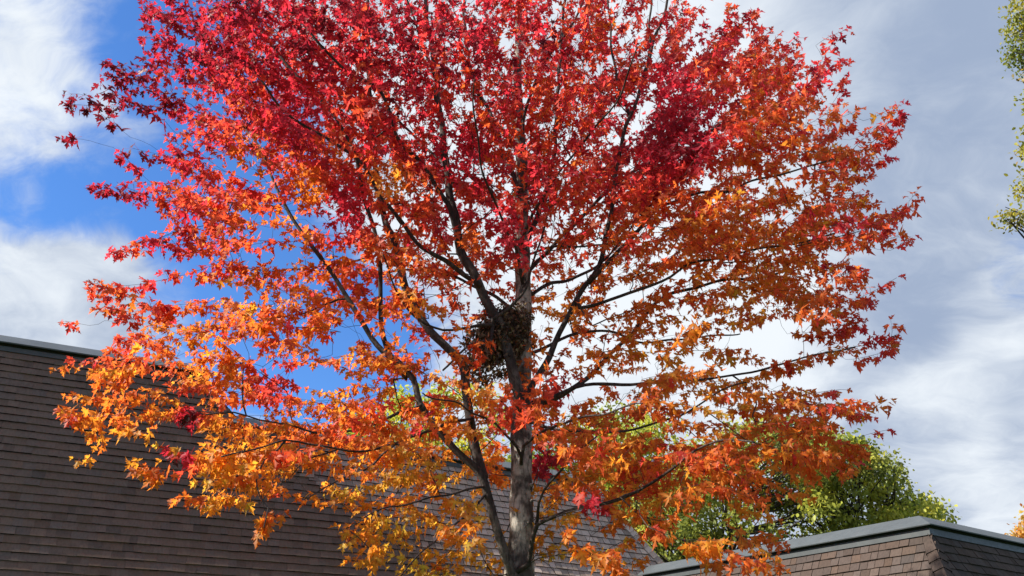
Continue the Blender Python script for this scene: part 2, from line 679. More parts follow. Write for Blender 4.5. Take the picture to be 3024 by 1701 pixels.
mb.solid([p for p in top] + [p - Z * .3 for p in top], [(0, 1, 2, 3), (7, 6, 5, 4), (0, 4, 5, 1), (1, 5, 6, 2), (2, 6, 7, 3), (3, 7, 4, 0)])
# low part flat top
bA = PB.at(startB(ZTB) - 0.9, ZTB); bB = PB.at(hipB(ZTB), ZTB)
bkB = -PB.nh * 7.0
top = [bA - PB.nh * .3 + Z * .3, bB - PB.nh * .3 - PB.u * .3 + Z * .3, bB + bkB - PB.u * .3 + Z * .3, bA + bkB + Z * .3]
mb.solid([p for p in top] + [p - Z * .3 for p in top], [(0, 1, 2, 3), (7, 6, 5, 4), (0, 4, 5, 1), (1, 5, 6, 2), (2, 6, 7, 3), (3, 7, 4, 0)])
mb.build('flat_roof', M['deck'], bld)
path = [bA, bB, bB + bkB]
m2 = mitre(PB.nh, PB.u)
sweep(path, [PB.nh, m2, PB.u], COPING, ZTB, 'coping', bld)
sweep(path, [PB.nh, m2, PB.u], TRIM, ZTB, 'trim_strip', bld)
hb1 = PB.at(hipB(ZE), ZE)
nsideB = PB.u * math.sin(PB.s) + Z * math.cos(PB.s)
mb = MB()
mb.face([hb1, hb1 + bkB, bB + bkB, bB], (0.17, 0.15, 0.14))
mb.build('end_face', M['shingle'], bld)
hip_caps(bld, bB - Z * 0.02, hb1, PB.N, nsideB, 'low', 0.17)
# walls under the eaves
mb = MB()
fp = [PA.at(TL, ZE) - PA.nh * .45, PA.at(creaseA(ZE), ZE) - PA.nh * .45, hb1 - PB.nh * .45 - PB.u * .45, hb1 + bkB - PB.u * .45, PA.at(TL, ZE) + bk]
lo = [np.array([p[0], p[1], 0]) for p in fp]; hi = [np.array([p[0], p[1], ZE - 0.01]) for p in fp]
n = 5
mb.solid(lo + hi, [(i, (i + 1) % n, n + (i + 1) % n, n + i) for i in range(n)] + [tuple(n + i for i in range(n))])
mb.build('wall', M['wall'], bld)
mb = MB()
e = [PA.at(TL, ZE), PA.at(creaseA(ZE), ZE), hb1]
mb.solid([e[0], e[1], e[2], e[2] - PB.nh * .5, e[1] - PA.nh * .5, e[0] - PA.nh * .5] + [p - Z * .12 for p in (e[0], e[1], e[2], e[2] - PB.nh * .5, e[1] - PA.nh * .5, e[0] - PA.nh * .5)],
         [(6, 7, 1, 0), (7, 8, 2, 1), (11, 10, 7, 6), (10, 9, 8, 7), (8, 9, 3, 2)])
mb.build('eaves', M['metal'], bld)

# ---- low wing at right
q1 = PB.px(1891, 1676)
q1 = q1 + PB.nh * 0.10
ZC = q1[2]                                   # top of coping
d2 = ray(2713, 1523)
q2 = CAM + d2 * ((ZC - CAM[2]) / d2[2])      # coping corner
dd = (q2 - q1); dd[2] = 0; dd /= np.linalg.norm(dd)       # runs towards the camera, right
nL = np.array([dd[1], -dd[0], 0])            # outward (left, towards camera)
if nL[0] > 0: nL = -nL
uR = np.array([math.sin(math.radians(58.6)), math.cos(math.radians(58.6)), 0])
uR = -nL                                     # square corner
nR = dd.copy()
ZS = ZC - 0.36                               # top of its shingles
off = 0.26
corner = np.array([q2[0], q2[1], 0]) + (nL + nR) * off     # bring back from coping top edge to the face line
aR = math.degrees(math.atan2(uR[0], uR[1]))
PR = Plane(np.array([corner[0], corner[1], ZS]), aR, 0.42)
aL = math.degrees(math.atan2(dd[0], dd[1]))
PL = Plane(np.array([corner[0], corner[1], ZS]), aL, 0.42)  # u runs to the corner
wing = empty('shingled_wing', tuple(corner + np.array([2, 2, 0])), 'low brown shingled roof corner with slate grey metal coping at lower right', 'building')
lenL = float(np.linalg.norm((q2 - q1)[:2])) + 0.1
lay_shingles(wing, [
    (PL, ZS, ZE - 0.1, lambda z: -lenL, lambda z: 0.42 * (ZS - z), 'wing'),
    (PR, ZS, ZE - 0.1, lambda z: -0.42 * (ZS - z), lambda z: 9.0, 'wing')], 0.12, 0.24)
mb = MB()
slab(mb, PL, (lambda z: -lenL, lambda z: 0.42 * (ZS - z)), ZS, ZE - .1)
slab(mb, PR, (lambda z: -0.42 * (ZS - z), lambda z: 9.0), ZS, ZE - .1)
mb.build('roof_board', M['under'], wing)
hc_top = np.array([corner[0], corner[1], ZS])
hc_bot = hc_top + (nL + nR) * 0.42 * (ZS - ZE + .1) - Z * (ZS - ZE + .1)
hip_caps(wing, hc_top - Z * 0.10 + (nL + nR) * 0.042, hc_bot, PL.N, PR.N, 'wing', 0.13, 0.165)
path = [PL.at(-lenL, ZS), hc_top, PR.at(9.0, ZS)]
mm = nL + nR
CW = [(0.10, 0.125), (0.105, 0.14), (-0.26, 0.36), (-0.55, 0.38), (-0.55, 0.04), (-0.06, 0.04), (-0.06, 0.16), (0.085, 0.13)]
TW = [(0.035, -0.005), (0.035, 0.09), (-0.055, 0.092), (-0.055, -0.005)]
sweep(path, [nL, mm, nR], CW, ZS, 'coping', wing)
sweep(path, [nL, mm, nR], TW, ZS, 'trim_strip', wing)
mb = MB()
top = [path[0] - nL * .3 + Z * .3, hc_top - mm * .3 + Z * .3, path[2] - nR * .3 + Z * .3, path[0] - nL * 9 + Z * .3]
mb.solid(top + [p - Z * .3 for p in top], [(0, 1, 2, 3), (7, 6, 5, 4), (0, 4, 5, 1), (1, 5, 6, 2), (2, 6, 7, 3), (3, 7, 4, 0)])
mb.build('flat_roof', M['deck'], wing)
mb = MB()
fp = [PL.at(-lenL, ZE - .1) - nL * .45, hc_bot - mm * .45, PR.at(9.0, ZE - .1) - nR * .45, PR.at(9.0, ZE - .1) - nR * 6, PL.at(-lenL, ZE - .1) - nL * 6]
lo = [np.array([p[0], p[1], 0]) for p in fp]; hi = [np.array([p[0], p[1], ZE - 0.11]) for p in fp]
mb.solid(lo + hi, [(i, (i + 1) % n, n + (i + 1) % n, n + i) for i in range(n)] + [tuple(n + i for i in range(n))])
mb.build('wall', M['wall'], wing)

# ------------------------------------------------------------------ maple leaves
HALF = [(0, 0), (.24, -.10), (.16, .07), (.36, .12), (.62, .38), (.40, .35), (.36, .50), (.10, .33), (.14, .58), (.28, .70), (.11, .74), (0, 1.05)]
OUT = HALF + [(-x, y) for x, y in reversed(HALF[1:-1])]
LV = [(0, .27)] + OUT
edge_v = [0.0] + [0.9] * len(OUT)
edge_v[1] = 0.2
for i, (x, y) in enumerate(OUT):
    if abs(abs(x) - .10) < .005 or abs(abs(x) - .16) < .005: edge_v[i + 1] = 0.45
nL_ = len(OUT)
LT = [(0, 1 + i, 1 + (i + 1) % nL_) for i in range(nL_)]
LV = np.array(LV)
ev = np.array(edge_v)


def leaf_shapes(k):
    """k different foldings of the same blade, as local xyz (x across, y along, z normal)"""
    r = np.random.default_rng(k)
    x, y = LV[:, 0] * r.uniform(0.82, 1.05), LV[:, 1]
    fold = r.uniform(0.0, 0.7)
    droop = r.uniform(-0.1, 0.55)
    curl = r.uniform(-0.5, 0.7)
    y = y + r.uniform(-.12, .12) * x
    z = fold * np.abs(x) - droop * y ** 2 + curl * x ** 2 + r.normal(0, 0.025, len(x))
    x = x + r.normal(0, 0.02, len(x))
    return np.stack([x, y, z], 1)


NSH = 20
SH = np.stack([leaf_shapes(k) for k in range(NSH)])

RAMP_T = np.array([-1, 0, 1, 2, 3, 4, 5], float)
RAMP_C = np.array([(.030, .015, .018), (.15, .011, .028), (.64, .034, .078), (.72, .105, .052), (.76, .22, .042), (.80, .36, .05), (.64, .42, .07)])


def ramp(t):
    t = np.clip(t, -1, 5)
    return np.stack([np.interp(t, RAMP_T, RAMP_C[:, i]) for i in range(3)], -1)


NAN = -9
CG = [  # leaf colour read off the crown, 14 x 8 cells
    [0.8, 0.8, 0.9, 1.0, 1.1, 1.1, 1.2, 1.6, 2.0, 1.6, 2.0, 1.4, 1.2, 1.2],
    [0.3, 0.35, 0.7, 1.5, 1.4, 1.1, 1.6, 2.0, 1.3, 1.5, 2.3, 2.2, 1.5, 1.3],
    [0.8, 0.8, 1.4, 2.2, 2.0, 1.6, 1.3, 1.7, 1.3, 1.8, 2.5, 2.4, 1.4, 1.2],
    [1.2, 1.2, 1.5, 2.1, 2.3, 2.0, 1.8, 1.8, 2.4, 2.8, 2.8, 2.1, 1.3, 1.2],
    [1.8, 1.5, 2.5, 2.7, 2.2, 2.3, 2.1, 2.4, 2.7, 3.1, 2.7, 1.8, 0.9, 1.0],
    [2.2, 2.8, 3.0, 2.3, 2.7, 2.6, 2.7, 2.3, 2.8, 3.1, 2.9, 2.3, 2.0, 2.0],
    [2.5, 3.0, 3.7, 3.6, 2.9, 3.8, 3.0, 2.8, 2.7, 2.5, 2.7, 2.7, 2.5, 2.5],
    [3.0, 3.3, 3.5, 3.4, 3.7, 4.3, 4.3, 3.7, 3.4, 3.2, 3.0, 2.8, 2.6, 2.6]]
CG = np.array(CG) + np.array([-.35, -.15, .1, .2, .2, .2, .15, .15])[:, None]
HOT = [(210, 262, 95, 0.12), (310, 215, 70, 0.2), (290, 480, 60, 0.55), (400, 60, 70, 0.6), (1150, 560, 50, 1.0), (1600, 760, 60, 2.9),
       (1700, 330, 95, 0.55), (1690, 210, 60, 1.0), (860, 525, 70, 0.85), (1250, 565, 60, 1.0), (740, 280, 60, 0.7), (1365, 1160, 40, 0.4), (1490, 1270, 35, 1.0), (1320, 620, 45, 1.1),
       (482, 1065, 36, -1.15), (462, 1140, 42, -1.1), (1150, 380, 60, 0.9), (540, 1110, 60, 3.6), (780, 470, 40, 3.2), (1290, 1050, 60, 1.9), (700, 950, 60, 1.4),
       (450, 1120, 20, 4.6), (980, 450, 45, 3.6), (1400, 790, 55, 3.4), (1420, 980, 45, 1.4), (1180, 600, 40, 2.6)]


def tcolor(x, y, loc_noise):
    gx = np.clip(x / 184.0 - 0.5, 0, 12.999); gy = np.clip(y / 181.0 - 0.5, 0, 6.999)
    ix = gx.astype(int); iy = gy.astype(int)
    fx = gx - ix; fy = gy - iy
    t = CG[iy, ix] * (1 - fx) * (1 - fy) + CG[iy, ix + 1] * fx * (1 - fy) + CG[iy + 1, ix] * (1 - fx) * fy + CG[iy + 1, ix + 1] * fx * fy
    t = np.maximum(t + loc_noise, 0.1)
    for hx, hy, hr, ht in HOT:
        k = np.exp(-((x - hx) ** 2 + (y - hy) ** 2) / (hr ** 2))
        k = np.clip(k * 2.0 - 0.15, 0, 0.97)
        t = t * (1 - k) + ht * k
    return t


# ------------------------------------------------------------------ maple skeleton
YT = 9.5
LIMBS = [  # (name, parent hint, points in overview coords, start depth, end depth, start radius px, end radius px)
    ('trunk', [(1306, 2050), (1303, 1800), (1304, 1600), (1305, 1480), (1309, 1400), (1312, 1300), (1311, 1200), (1312, 1100), (1313, 1010), (1315, 930), (1317, 840), (1316, 740), (1314, 640), (1312, 560), (1313, 450), (1308, 330), (1302, 200), (1305, 80), (1310, -60), (1312, -220), (1318, -380)], 9.5, 9.9, None, None),
    ('limb', [(1296, 1460), (1262, 1370), (1242, 1300), (1225, 1240), (1208, 1190), (1165, 1150), (1130, 1115), (1095, 1072), (1058, 1018), (1040, 955), (1000, 910), (965, 885), (935, 850), (905, 800), (865, 735), (825, 672), (770, 600), (730, 540), (690, 460), (660, 380)], 9.45, 8.9, 27, 6),
    ('limb', [(1215, 1200), (1193, 1120), (1180, 1040), (1172, 980), (1165, 920), (1125, 875), (1075, 825), (1040, 765), (1020, 725), (1005, 662), (990, 600), (970, 560), (950, 460), (938, 362), (928, 200), (926, 50), (920, -120)], 9.4, 10.3, 22, 5),
    ('limb', [(1020, 950), (980, 890), (960, 825), (957, 725), (955, 642), (940, 572), (915, 497), (900, 412), (875, 350), (840, 290), (800, 245), (750, 195), (700, 135), (650, 65), (620, 0), (590, -90)], 9.25, 8.7, 14, 5),
    ('limb', [(1318, 1010), (1296, 960), (1286, 910), (1270, 860), (1250, 800), (1218, 745), (1195, 700), (1160, 627), (1145, 552), (1128, 462), (1120, 395), (1112, 325), (1100, 240), (1093, 150), (1078, 75), (1070, 0), (1062, -120)], 9.4, 9.0, 25, 7),
    ('limb', [(1205, 715), (1165, 690), (1115, 655), (1065, 622), (1010, 562), (970, 507), (925, 437), (895, 397), (845, 360), (790, 332), (740, 300), (690, 250), (650, 195), (600, 130)], 9.2, 8.0, 12, 4),
    ('limb', [(1152, 600), (1138, 550), (1125, 512), (1080, 437), (1025, 377), (1000, 340), (975, 275), (945, 215), (870, 180), (810, 115), (760, 60), (720, 10), (690, -60)], 9.1, 8.2, 12, 4),
    ('limb', [(1097, 200), (1075, 145), (1055, 85), (1035, 35), (1020, -30)], 9.0, 8.7, 7, 4),
    ('limb', [(1240, 818), (1210, 817), (1165, 826), (1115, 832), (1065, 815), (1040, 795), (1010, 750), (985, 700), (960, 640)], 9.2, 8.2, 8, 3),
    ('limb', [(1236, 856), (1200, 860), (1170, 878), (1150, 895), (1115, 930)], 9.2, 8.6, 6.5, 4),
    ('limb', [(1240, 802), (1278, 779), (1312, 741), (1330, 705), (1342, 660), (1360, 600), (1385, 520)], 9.2, 8.9, 8, 3),
    ('limb', [(1325, 1000), (1345, 960), (1372, 915), (1410, 835), (1455, 745), (1483, 705), (1505, 670), (1522, 610), (1533, 552), (1548, 450), (1560, 370), (1588, 285), (1618, 200), (1633, 140), (1665, 50), (1690, -40)], 9.4, 8.8, 15, 5),
    ('limb', [(1583, 290), (1570, 250), (1555, 215), (1543, 150), (1535, 75), (1530, -20)], 9.0, 8.9, 7, 4),
    ('limb', [(1625, 195), (1633, 130), (1635, 50), (1640, -30)], 8.9, 9.0, 6, 4),
    ('limb', [(1480, 712), (1513, 677), (1548, 642), (1598, 587), (1638, 542), (1663, 517), (1690, 475), (1713, 440), (1745, 380), (1778, 335), (1878, 275), (1953, 210), (2003, 165)], 9.2, 8.9, 11, 3),
    ('limb', [(1663, 517), (1698, 507), (1763, 485), (1838, 480), (1888, 457), (1988, 432), (2068, 410), (2138, 382)], 9.1, 9.3, 8, 3),
    ('limb', [(1330, 1020), (1370, 1010), (1413, 994), (1463, 964), (1513, 914), (1553, 874), (1588, 844), (1608, 814), (1648, 764), (1690, 740), (1738, 724), (1830, 705), (1913, 697), (1983, 682), (2060, 640)], 9.6, 10.2, 14, 4),
    ('limb', [(1452, 755), (1458, 774), (1538, 755), (1600, 730), (1650, 712), (1688, 697), (1738, 662), (1813, 647), (1900, 630), (2000, 610), (2100, 590)], 9.2, 8.7, 9, 3),
    ('limb', [(1340, 740), (1388, 710), (1438, 702), (1498, 672), (1560, 610), (1620, 520)], 9.9, 11.3, 9, 3),
    ('limb', [(1330, 640), (1403, 620), (1488, 619), (1548, 607), (1640, 560)], 9.8, 11.0, 6, 3),
    ('limb', [(1370, 1010), (1420, 985), (1473, 969), (1588, 966), (1698, 956), (1788, 951), (1888, 939), (1960, 915), (2060, 893), (2150, 870)], 9.6, 9.4, 9, 3),
    ('limb', [(1330, 1060), (1400, 1080), (1500, 1087), (1598, 1079), (1663, 1061), (1713, 1044), (1753, 1021), (1813, 984), (1880, 960)], 9.3, 8.4, 8, 3),
    ('limb', [(1330, 1420), (1341, 1344), (1352, 1317), (1403, 1295), (1509, 1268), (1580, 1246), (1642, 1215), (1700, 1172), (1748, 1131), (1820, 1110), (1900, 1110)], 9.4, 7.6, 11, 4),
    ('limb', [(1350, 1320), (1357, 1264), (1370, 1235), (1394, 1202), (1440, 1150), (1500, 1100)], 9.2, 8.2, 8, 3),
    ('limb', [(1058, 1020), (1040, 1030), (1000, 1039), (940, 1064), (900, 1084), (840, 1090), (790, 1086), (740, 1068), (650, 1060), (590, 1038), (520, 1040)], 9.2, 8.0, 8, 3),
    ('limb', [(1188, 1055), (1140, 1062), (1100, 1075), (1060, 1087), (995, 1117), (925, 1132), (850, 1130), (780, 1120), (720, 1105), (640, 1130), (560, 1150)], 9.3, 7.4, 8, 3),
    ('limb', [(1215, 1225), (1150, 1237), (1050, 1262), (975, 1277), (920, 1300)], 9.3, 7.6, 6, 3),
    ('limb', [(1215, 1250), (1180, 1290), (1145, 1322), (1080, 1372), (1025, 1427), (990, 1480)], 9.3, 7.8, 6, 3),
    ('limb', [(1060, 1090), (1040, 1142), (1025, 1187), (995, 1242)], 9.1, 8.6, 5, 3),
    ('limb', [(995, 1117), (965, 1142), (925, 1177), (870, 1200), (825, 1222), (780, 1250)], 9.0, 7.6, 6, 3),
    ('limb', [(720, 1105), (700, 1130), (665, 1160), (645, 1200), (650, 1250), (672, 1280), (664, 1325)], 7.9, 7.5, 5, 2.5),
    ('limb', [(1314, 640), (1345, 560), (1375, 470), (1395, 380), (1400, 260), (1410, 140), (1420, 0), (1430, -150)], 9.7, 10.8, 12, 5),
    ('limb', [(1313, 480), (1270, 400), (1240, 300), (1190, 200), (1170, 80), (1165, -60)], 9.7, 11.0, 11, 5),
    ('limb', [(1308, 380), (1330, 250), (1375, 150), (1440, 60), (1490, -60)], 9.8, 9.2, 9, 4),
    ('limb', [(1311, 560), (1270, 520), (1220, 470), (1180, 440), (1090, 390), (1000, 300), (930, 240)], 9.8, 11.6, 10, 4),
    ('limb', [(1316, 700), (1370, 640), (1450, 560), (1540, 470), (1640, 400), (1740, 300), (1800, 200), (1830, 100)], 9.9, 11.8, 10, 4),
    ('limb', [(1316, 800), (1250, 750), (1150, 700), (1050, 680), (900, 690), (800, 680), (700, 680)], 9.9, 10.8, 9, 3),
    ('limb', [(1314, 900), (1400, 860), (1500, 830), (1620, 860), (1740, 850), (1860, 840)], 9.8, 11.4, 9, 3),
    ('limb', [(1312, 1150), (1290, 1110), (1260, 1080), (1200, 1040), (1130, 1010), (1060, 990)], 9.3, 7.3, 7, 3),
    ('limb', [(1318, 1120), (1360, 1090), (1430, 1060), (1520, 1040), (1620, 1010)], 9.3, 7.2, 7, 3),
    ('limb', [(1316, 720), (1300, 640), (1270, 560), (1230, 480), (1200, 350), (1190, 200)], 9.3, 7.2, 8, 3),
    ('limb', [(1314, 600), (1350, 520), (1410, 430), (1490, 330), (1560, 240), (1600, 120)], 9.4, 7.3, 8, 3),
]
SPRAYS = [
    [(560, 300), (450, 272), (330, 268), (240, 266), (175, 262)],
    [(480, 262), (400, 235), (320, 205), (285, 192)],
    [(700, 520), (560, 508), (430, 505), (335, 500), (285, 480), (252, 470)],
    [(560, 560), (450, 580), (400, 600), (350, 612), (295, 634)],
    [(900, 655), (700, 682), (560, 665), (470, 690), (350, 715), (235, 722)],
    [(700, 760), (600, 790), (480, 765), (380, 780), (305, 800)],
    [(760, 790), (600, 815), (480, 845), (380, 865), (285, 880)],
    [(600, 905), (450, 915), (330, 922), (260, 908), (185, 905)],
    [(560, 1040), (450, 1032), (330, 1042), (240, 1048), (170, 1045)],
    [(330, 930), (300, 965), (270, 1020), (240, 1085)],
    [(700, 1110), (560, 1155), (450, 1185), (380, 1180), (345, 1162)],
    [(700, 200), (560, 120), (450, 60), (385, 15)],
    [(650, 260), (540, 205), (455, 150), (400, 95)],
    [(600, 160), (500, 60), (420, -20)],
    [(1880, 270), (1900, 150), (1893, 60), (1893, 30)],
    [(1800, 230), (1820, 120), (1850, 60), (1838, 15)],
    [(1900, 220), (1960, 140), (2008, 95)],
    [(1850, 180), (1930, 85)],
    [(1950, 260), (2050, 200), (2110, 155)],
    [(2050, 430), (2180, 370), (2230, 315), (2262, 292)],
    [(2000, 400), (2080, 350), (2140, 312)],
    [(2180, 380), (2240, 340), (2255, 318)],
    [(2050, 462), (2140, 450), (2182, 440)],
    [(2000, 620), (2130, 590), (2230, 560), (2270, 530), (2292, 520)],
    [(2000, 540), (2120, 510), (2195, 512)],
    [(1950, 700), (2080, 690), (2175, 692)],
    [(1950, 740), (2060, 755), (2160, 750), (2185, 765)],
    [(1950, 920), (2100, 880), (2200, 865), (2255, 842)],
    [(1980, 840), (2080, 830), (2160, 800)],
    [(1900, 1000), (2050, 1012), (2130, 1030), (2172, 1042)],
    [(1900, 1115), (2050, 1150), (2120, 1185), (2150, 1165)],
    [(1900, 1060), (2020, 1080), (2120, 1110), (2160, 1140)],
    [(1750, 1150), (1850, 1195), (1900, 1230), (1940, 1245)],
    [(1560, 1250), (1600, 1290), (1660, 1310), (1700, 1290)],
    [(1640, 1330), (1750, 1370), (1830, 1390), (1900, 1405), (1960, 1425)],
    [(1400, 1300), (1440, 1360), (1500, 1400), (1560, 1440)],
    [(870, 1330), (900, 1350), (930, 1380), (940, 1395)],
    [(1238, 866), (1205, 868), (1170, 885), (1150, 905)],
    [(1245, 885), (1222, 893), (1200, 912)],
    [(655, 1235), (668, 1290), (655, 1345)],
]
SPRAY_Y = [9.3, 9.1, 9.0, 8.8, 9.4, 9.8, 9.2, 8.3, 8.2, 8.3, 8.0, 9.0, 9.2, 9.0, 9.4, 9.8, 9.4, 9.6, 9.2, 9.3, 9.6, 9.2, 9.5, 9.0, 9.4, 9.6, 9.8, 9.3, 9.8, 9.2, 8.6, 9.0, 8.2, 7.8, 7.2, 7.8, 7.9, 8.75, 8.8, 7.6]

GAPS = [(470, 655, 190, 26), (690, 637, 110, 30), (590, 850, 48, 38), (440, 888, 34, 30), (785, 940, 75, 36), (830, 860, 50, 32), (650, 437, 80, 26), (850, 617, 55, 28),
        (490, 748, 64, 22), (1975, 825, 70, 46), (1830, 915, 64, 22), (1640, 905, 50, 26), (1753, 275, 22, 28), (400, 560, 120, 18), (380, 350, 110, 26), (470, 800, 50, 18),
        (300, 975, 60, 12), (420, 985, 90, 16), (760, 1200, 50, 60), (780, 1330, 120, 50), (2080, 460, 60, 18), (2120, 620, 50, 16), (2080, 960, 90, 26), (1690, 800, 45, 22)]
ROWS = [
    [0, 0, 0, 0, 5, 8, 9, 9, 9, 9, 9, 8, 8, 8, 9, 8, 7, 7, 5, 3, 2, 1, 0, 0, 0, 0, 0, 0],
    [0, 0, 0, 0, 3, 7, 9, 9, 9, 9, 8.5, 8, 8, 9, 8, 8, 7, 6, 8, 9, 7, 5, 3, 0, 0, 0, 0, 0],
    [0, 0, 2, 4, 5, 5, 9, 9, 9, 9, 8, 9, 7, 9, 8, 8, 9, 8, 9, 7, 8, 9, 6, 0, 0, 0, 0, 0],
    [0, 0, 1, 3, 4, 8, 9, 9, 9, 9, 9, 8, 8, 9, 8, 8, 8, 7, 9.6, 8, 9, 9, 5, 3, 1, 0, 0, 0],
    [0, 0, 0, 1.5, 7, 8, 7, 6, 9, 9, 7, 9, 8, 7, 9, 8, 8, 9, 9.6, 7, 7, 6, 7, 4, .5, 0, 0, 0],
    [0, 0, 1, 4.5, 8, 9, 8, 6, 6, 9, 8, 8, 7, 8, 8, 9, 9, 9, 8, 8, 7, 7, 7, 4, 1.5, 0, 0, 0],
    [0, 0, 0, 2, 5, 5, 6, 3, 5, 5, 6, 7, 7, 7, 5, 7, 7, 5, 8, 9, 8, 8, 8, 6, 2, 0, 0, 0],
    [0, 0, .5, 1, 2, 5, 6, 4, 4, 5, 6, 8, 7, 6, 5, 6, 6, 7, 7, 7, 8, 8, 6, 2, 0, 0, 0, 0],
    [0, 0, 2.5, 5, 6, 6, 6, 7, 8, 8, 6, 7, 5, 4, 7, 6, 6, 7, 6, 5, 5, 6, 6, 2, 0, 0, 0, 0],
    [0, 0, .5, 3.5, 6, 5, 5, 5, 5, 6, 4, 4, 4, 3, 6, 5, 4, 6, 5, 5, 4, 1.5, 4, 4, 1, 0, 0, 0],
    [0, 0, 4, 7, 5.5, 7, 9, 7, 6, 7, 7, 6, 5, 3.5, 4, 5, 5, 6, 5, 5, 5, 6, 4, .5, 0, 0, 0, 0],
    [0, .3, 5, 7.5, 4, 4.5, 5, 7, 6, 8, 7, 7, 8, 8, 9, 6, 5, 5.5, 4, 4, 6.5, 8, 5, 2, 0, 0, 0, 0],
    [0, 0, 3, .5, 2.5, 7, 8, 9, 7, 8, 8, 7, 6, 6, 8, 9, 8, 7, 8, 9, 8, 8, 5, 1.5, 0, 0, 0, 0],
    [0, 0, 0, 0, 2, 6, 8, 6, 1, 4, 4, 5, 7, 5, 5, 6, 8, 8, 8, 6, 5, 2.5, 1, .3, 0, 0, 0, 0],
    [0, 0, 0, 0, 0, 0, 1, 3, 1, 2.5, 6, 5, 4, 2, 3, 3.5, 4, 2, 1, 1, 1, 0, 0, 0, 0, 0, 0, 0],
    [0, 0, 0, 0, 0, 0, 0, 1, 0, 0, 1, 4, 5, 3, 2, 3, 4, 3, 0, 1.5, 2.5, 1, 0, 0, 0, 0, 0, 0],
]
# above the frame the crown goes on and closes
for up_i, (xa, xb, dv) in enumerate([(5, 19, 8), (6, 18, 8), (8, 17, 7.5), (9, 16, 7), (11, 15, 6)]):
    ROWS.insert(0, [dv if xa <= i < xb else 0 for i in range(28)])
NUP = 5

nodes_p, nodes_g, nodes_par, nodes_r, nodes_fix = [], [], [], [], []


def smooth_path(pts, step=0.10):
    pts = [np.asarray(p, float) for p in pts]
    out = []
    n = len(pts)
    for i in range(n - 1):
        p0, p1, p2, p3 = pts[max(i - 1, 0)], pts[i], pts[i + 1], pts[min(i + 2, n - 1)]
        m = max(1, int(np.linalg.norm(p2 - p1) / step))
        for k in range(m):
            t = k / m
            out.append(0.5 * ((2 * p1) + (-p0 + p2) * t + (2 * p0 - 5 * p1 + 4 * p2 - p3) * t * t + (-p0 + 3 * p1 - 3 * p2 + p3) * t ** 3))
    out.append(pts[-1])
    return out


def add_nodes(path, rads, parent0):
    par = parent0
    for i, p in enumerate(path):
        gdir = path[min(i + 1, len(path) - 1)] - path[max(i - 1, 0)]
        gdir = gdir / (np.linalg.norm(gdir) + 1e-9)
        nodes_p.append(p); nodes_g.append(gdir); nodes_par.append(par)
        nodes_r.append(rads[i] if rads is not None else 0.0)
        nodes_fix.append(rads is not None)
        par = len(nodes_p) - 1


tree = empty('maple_tree', tuple(D(1306, 2050, YT) * np.array([1, 1, 0])), 'tall red and orange autumn maple with a forked grey trunk, filling the picture', 'tree')
TRW = [(2050, 44), (1600, 42), (1449, 40), (1400, 37), (1340, 30), (1200, 28), (1050, 25), (960, 22), (850, 21), (700, 20), (560, 17), (300, 12), (0, 8), (-400, 3)]
for li, (nm, pts, y0, y1, r0, r1) in enumerate(LIMBS):
    L2 = np.array([0] + list(np.cumsum([math.hypot(pts[i + 1][0] - pts[i][0], pts[i + 1][1] - pts[i][1]) for i in range(len(pts) - 1)])))
    L2 = L2 / L2[-1]
    P3 = [D(x, y, y0 + (y1 - y0) * s) for (x, y), s in zip(pts, L2)]
    path = smooth_path(P3, 0.09)
    # little bends
    ph = rnd.uniform(0, 6)
    rads = []
    for i, p in enumerate(path):
        s = i / (len(path) - 1)
        x, y, zc = proj(p)
        if nm == 'trunk':
            rp = np.interp(-y, [-a for a, b in TRW], [b for a, b in TRW])
        else:
            rp = (r0 + (r1 - r0) * s ** 0.6) * (0.60 if li > 4 else (0.52 if li in (1, 3) else 0.66))
            if li > 3: path[i] = p + 0.012 * np.array([math.sin(i * .9 + ph), math.sin(i * .7 + 2 * ph), math.cos(i * .8 + ph)]) * min(1, i * .2)
        rads.append(rp * zc / 2257.0 * (1 + 0.05 * math.sin(i * 0.8 + ph)))
    if nm == 'trunk':
        par = -1
    else:
        A = np.array(nodes_p); par = int(np.argmin(((A - path[0]) ** 2).sum(1)))
        if 'limb' == nm and np.linalg.norm(A[par] - path[0]) > 0.02:
            path.insert(0, A[par]); rads.insert(0, min(rads[0] * 1.25, nodes_r[par] if nodes_r[par] > 0 else rads[0]))
    add_nodes(path, rads, par)
    mb = MB()
    big = rads[0] > 0.05
    mb.tube(path, rads, 16 if big else 8, True, 0.035 if big else 0.0)
    if nm == 'trunk':
        for hx, hy in ((1336, 1220), (1338, 1260), (1330, 1315), (1334, 1150)):
            c = D(hx, hy, 9.40)
            k0 = [c + np.array([math.cos(a) * .020, -0.006, math.sin(a) * .022]) for a in np.linspace(0, 2 * math.pi, 7)[:-1]]
            k1 = [c + np.array([math.cos(a) * .012, -0.022, math.sin(a) * .013]) for a in np.linspace(0, 2 * math.pi, 7)[:-1]]
            mb.solid(k0 + k1, [(i, (i + 1) % 6, 6 + (i + 1) % 6, 6 + i) for i in range(6)] + [tuple(range(6, 12))])
    mb.build(nm, M['bark'] if nm == 'trunk' else (M['bark_mid'] if li in (1, 2, 4) else M['bark_dark']), tree, smooth=True)

n_limb = len(nodes_p)


def attach(p, pen=0.55):
    A = np.array(nodes_p); G = np.array(nodes_g)
    v = p - A
    d = np.linalg.norm(v, axis=1) + 1e-6
    cs = (v * G).sum(1) / d
    # favour branches that rise and run outwards
    cost = d * (1 + pen * (1 - cs)) + 0.25 * np.maximum(0, A[:, 2] - p[2]) + np.where(A[:, 2] < 2.9, 3, 0)
    return int(np.argmin(cost)), d


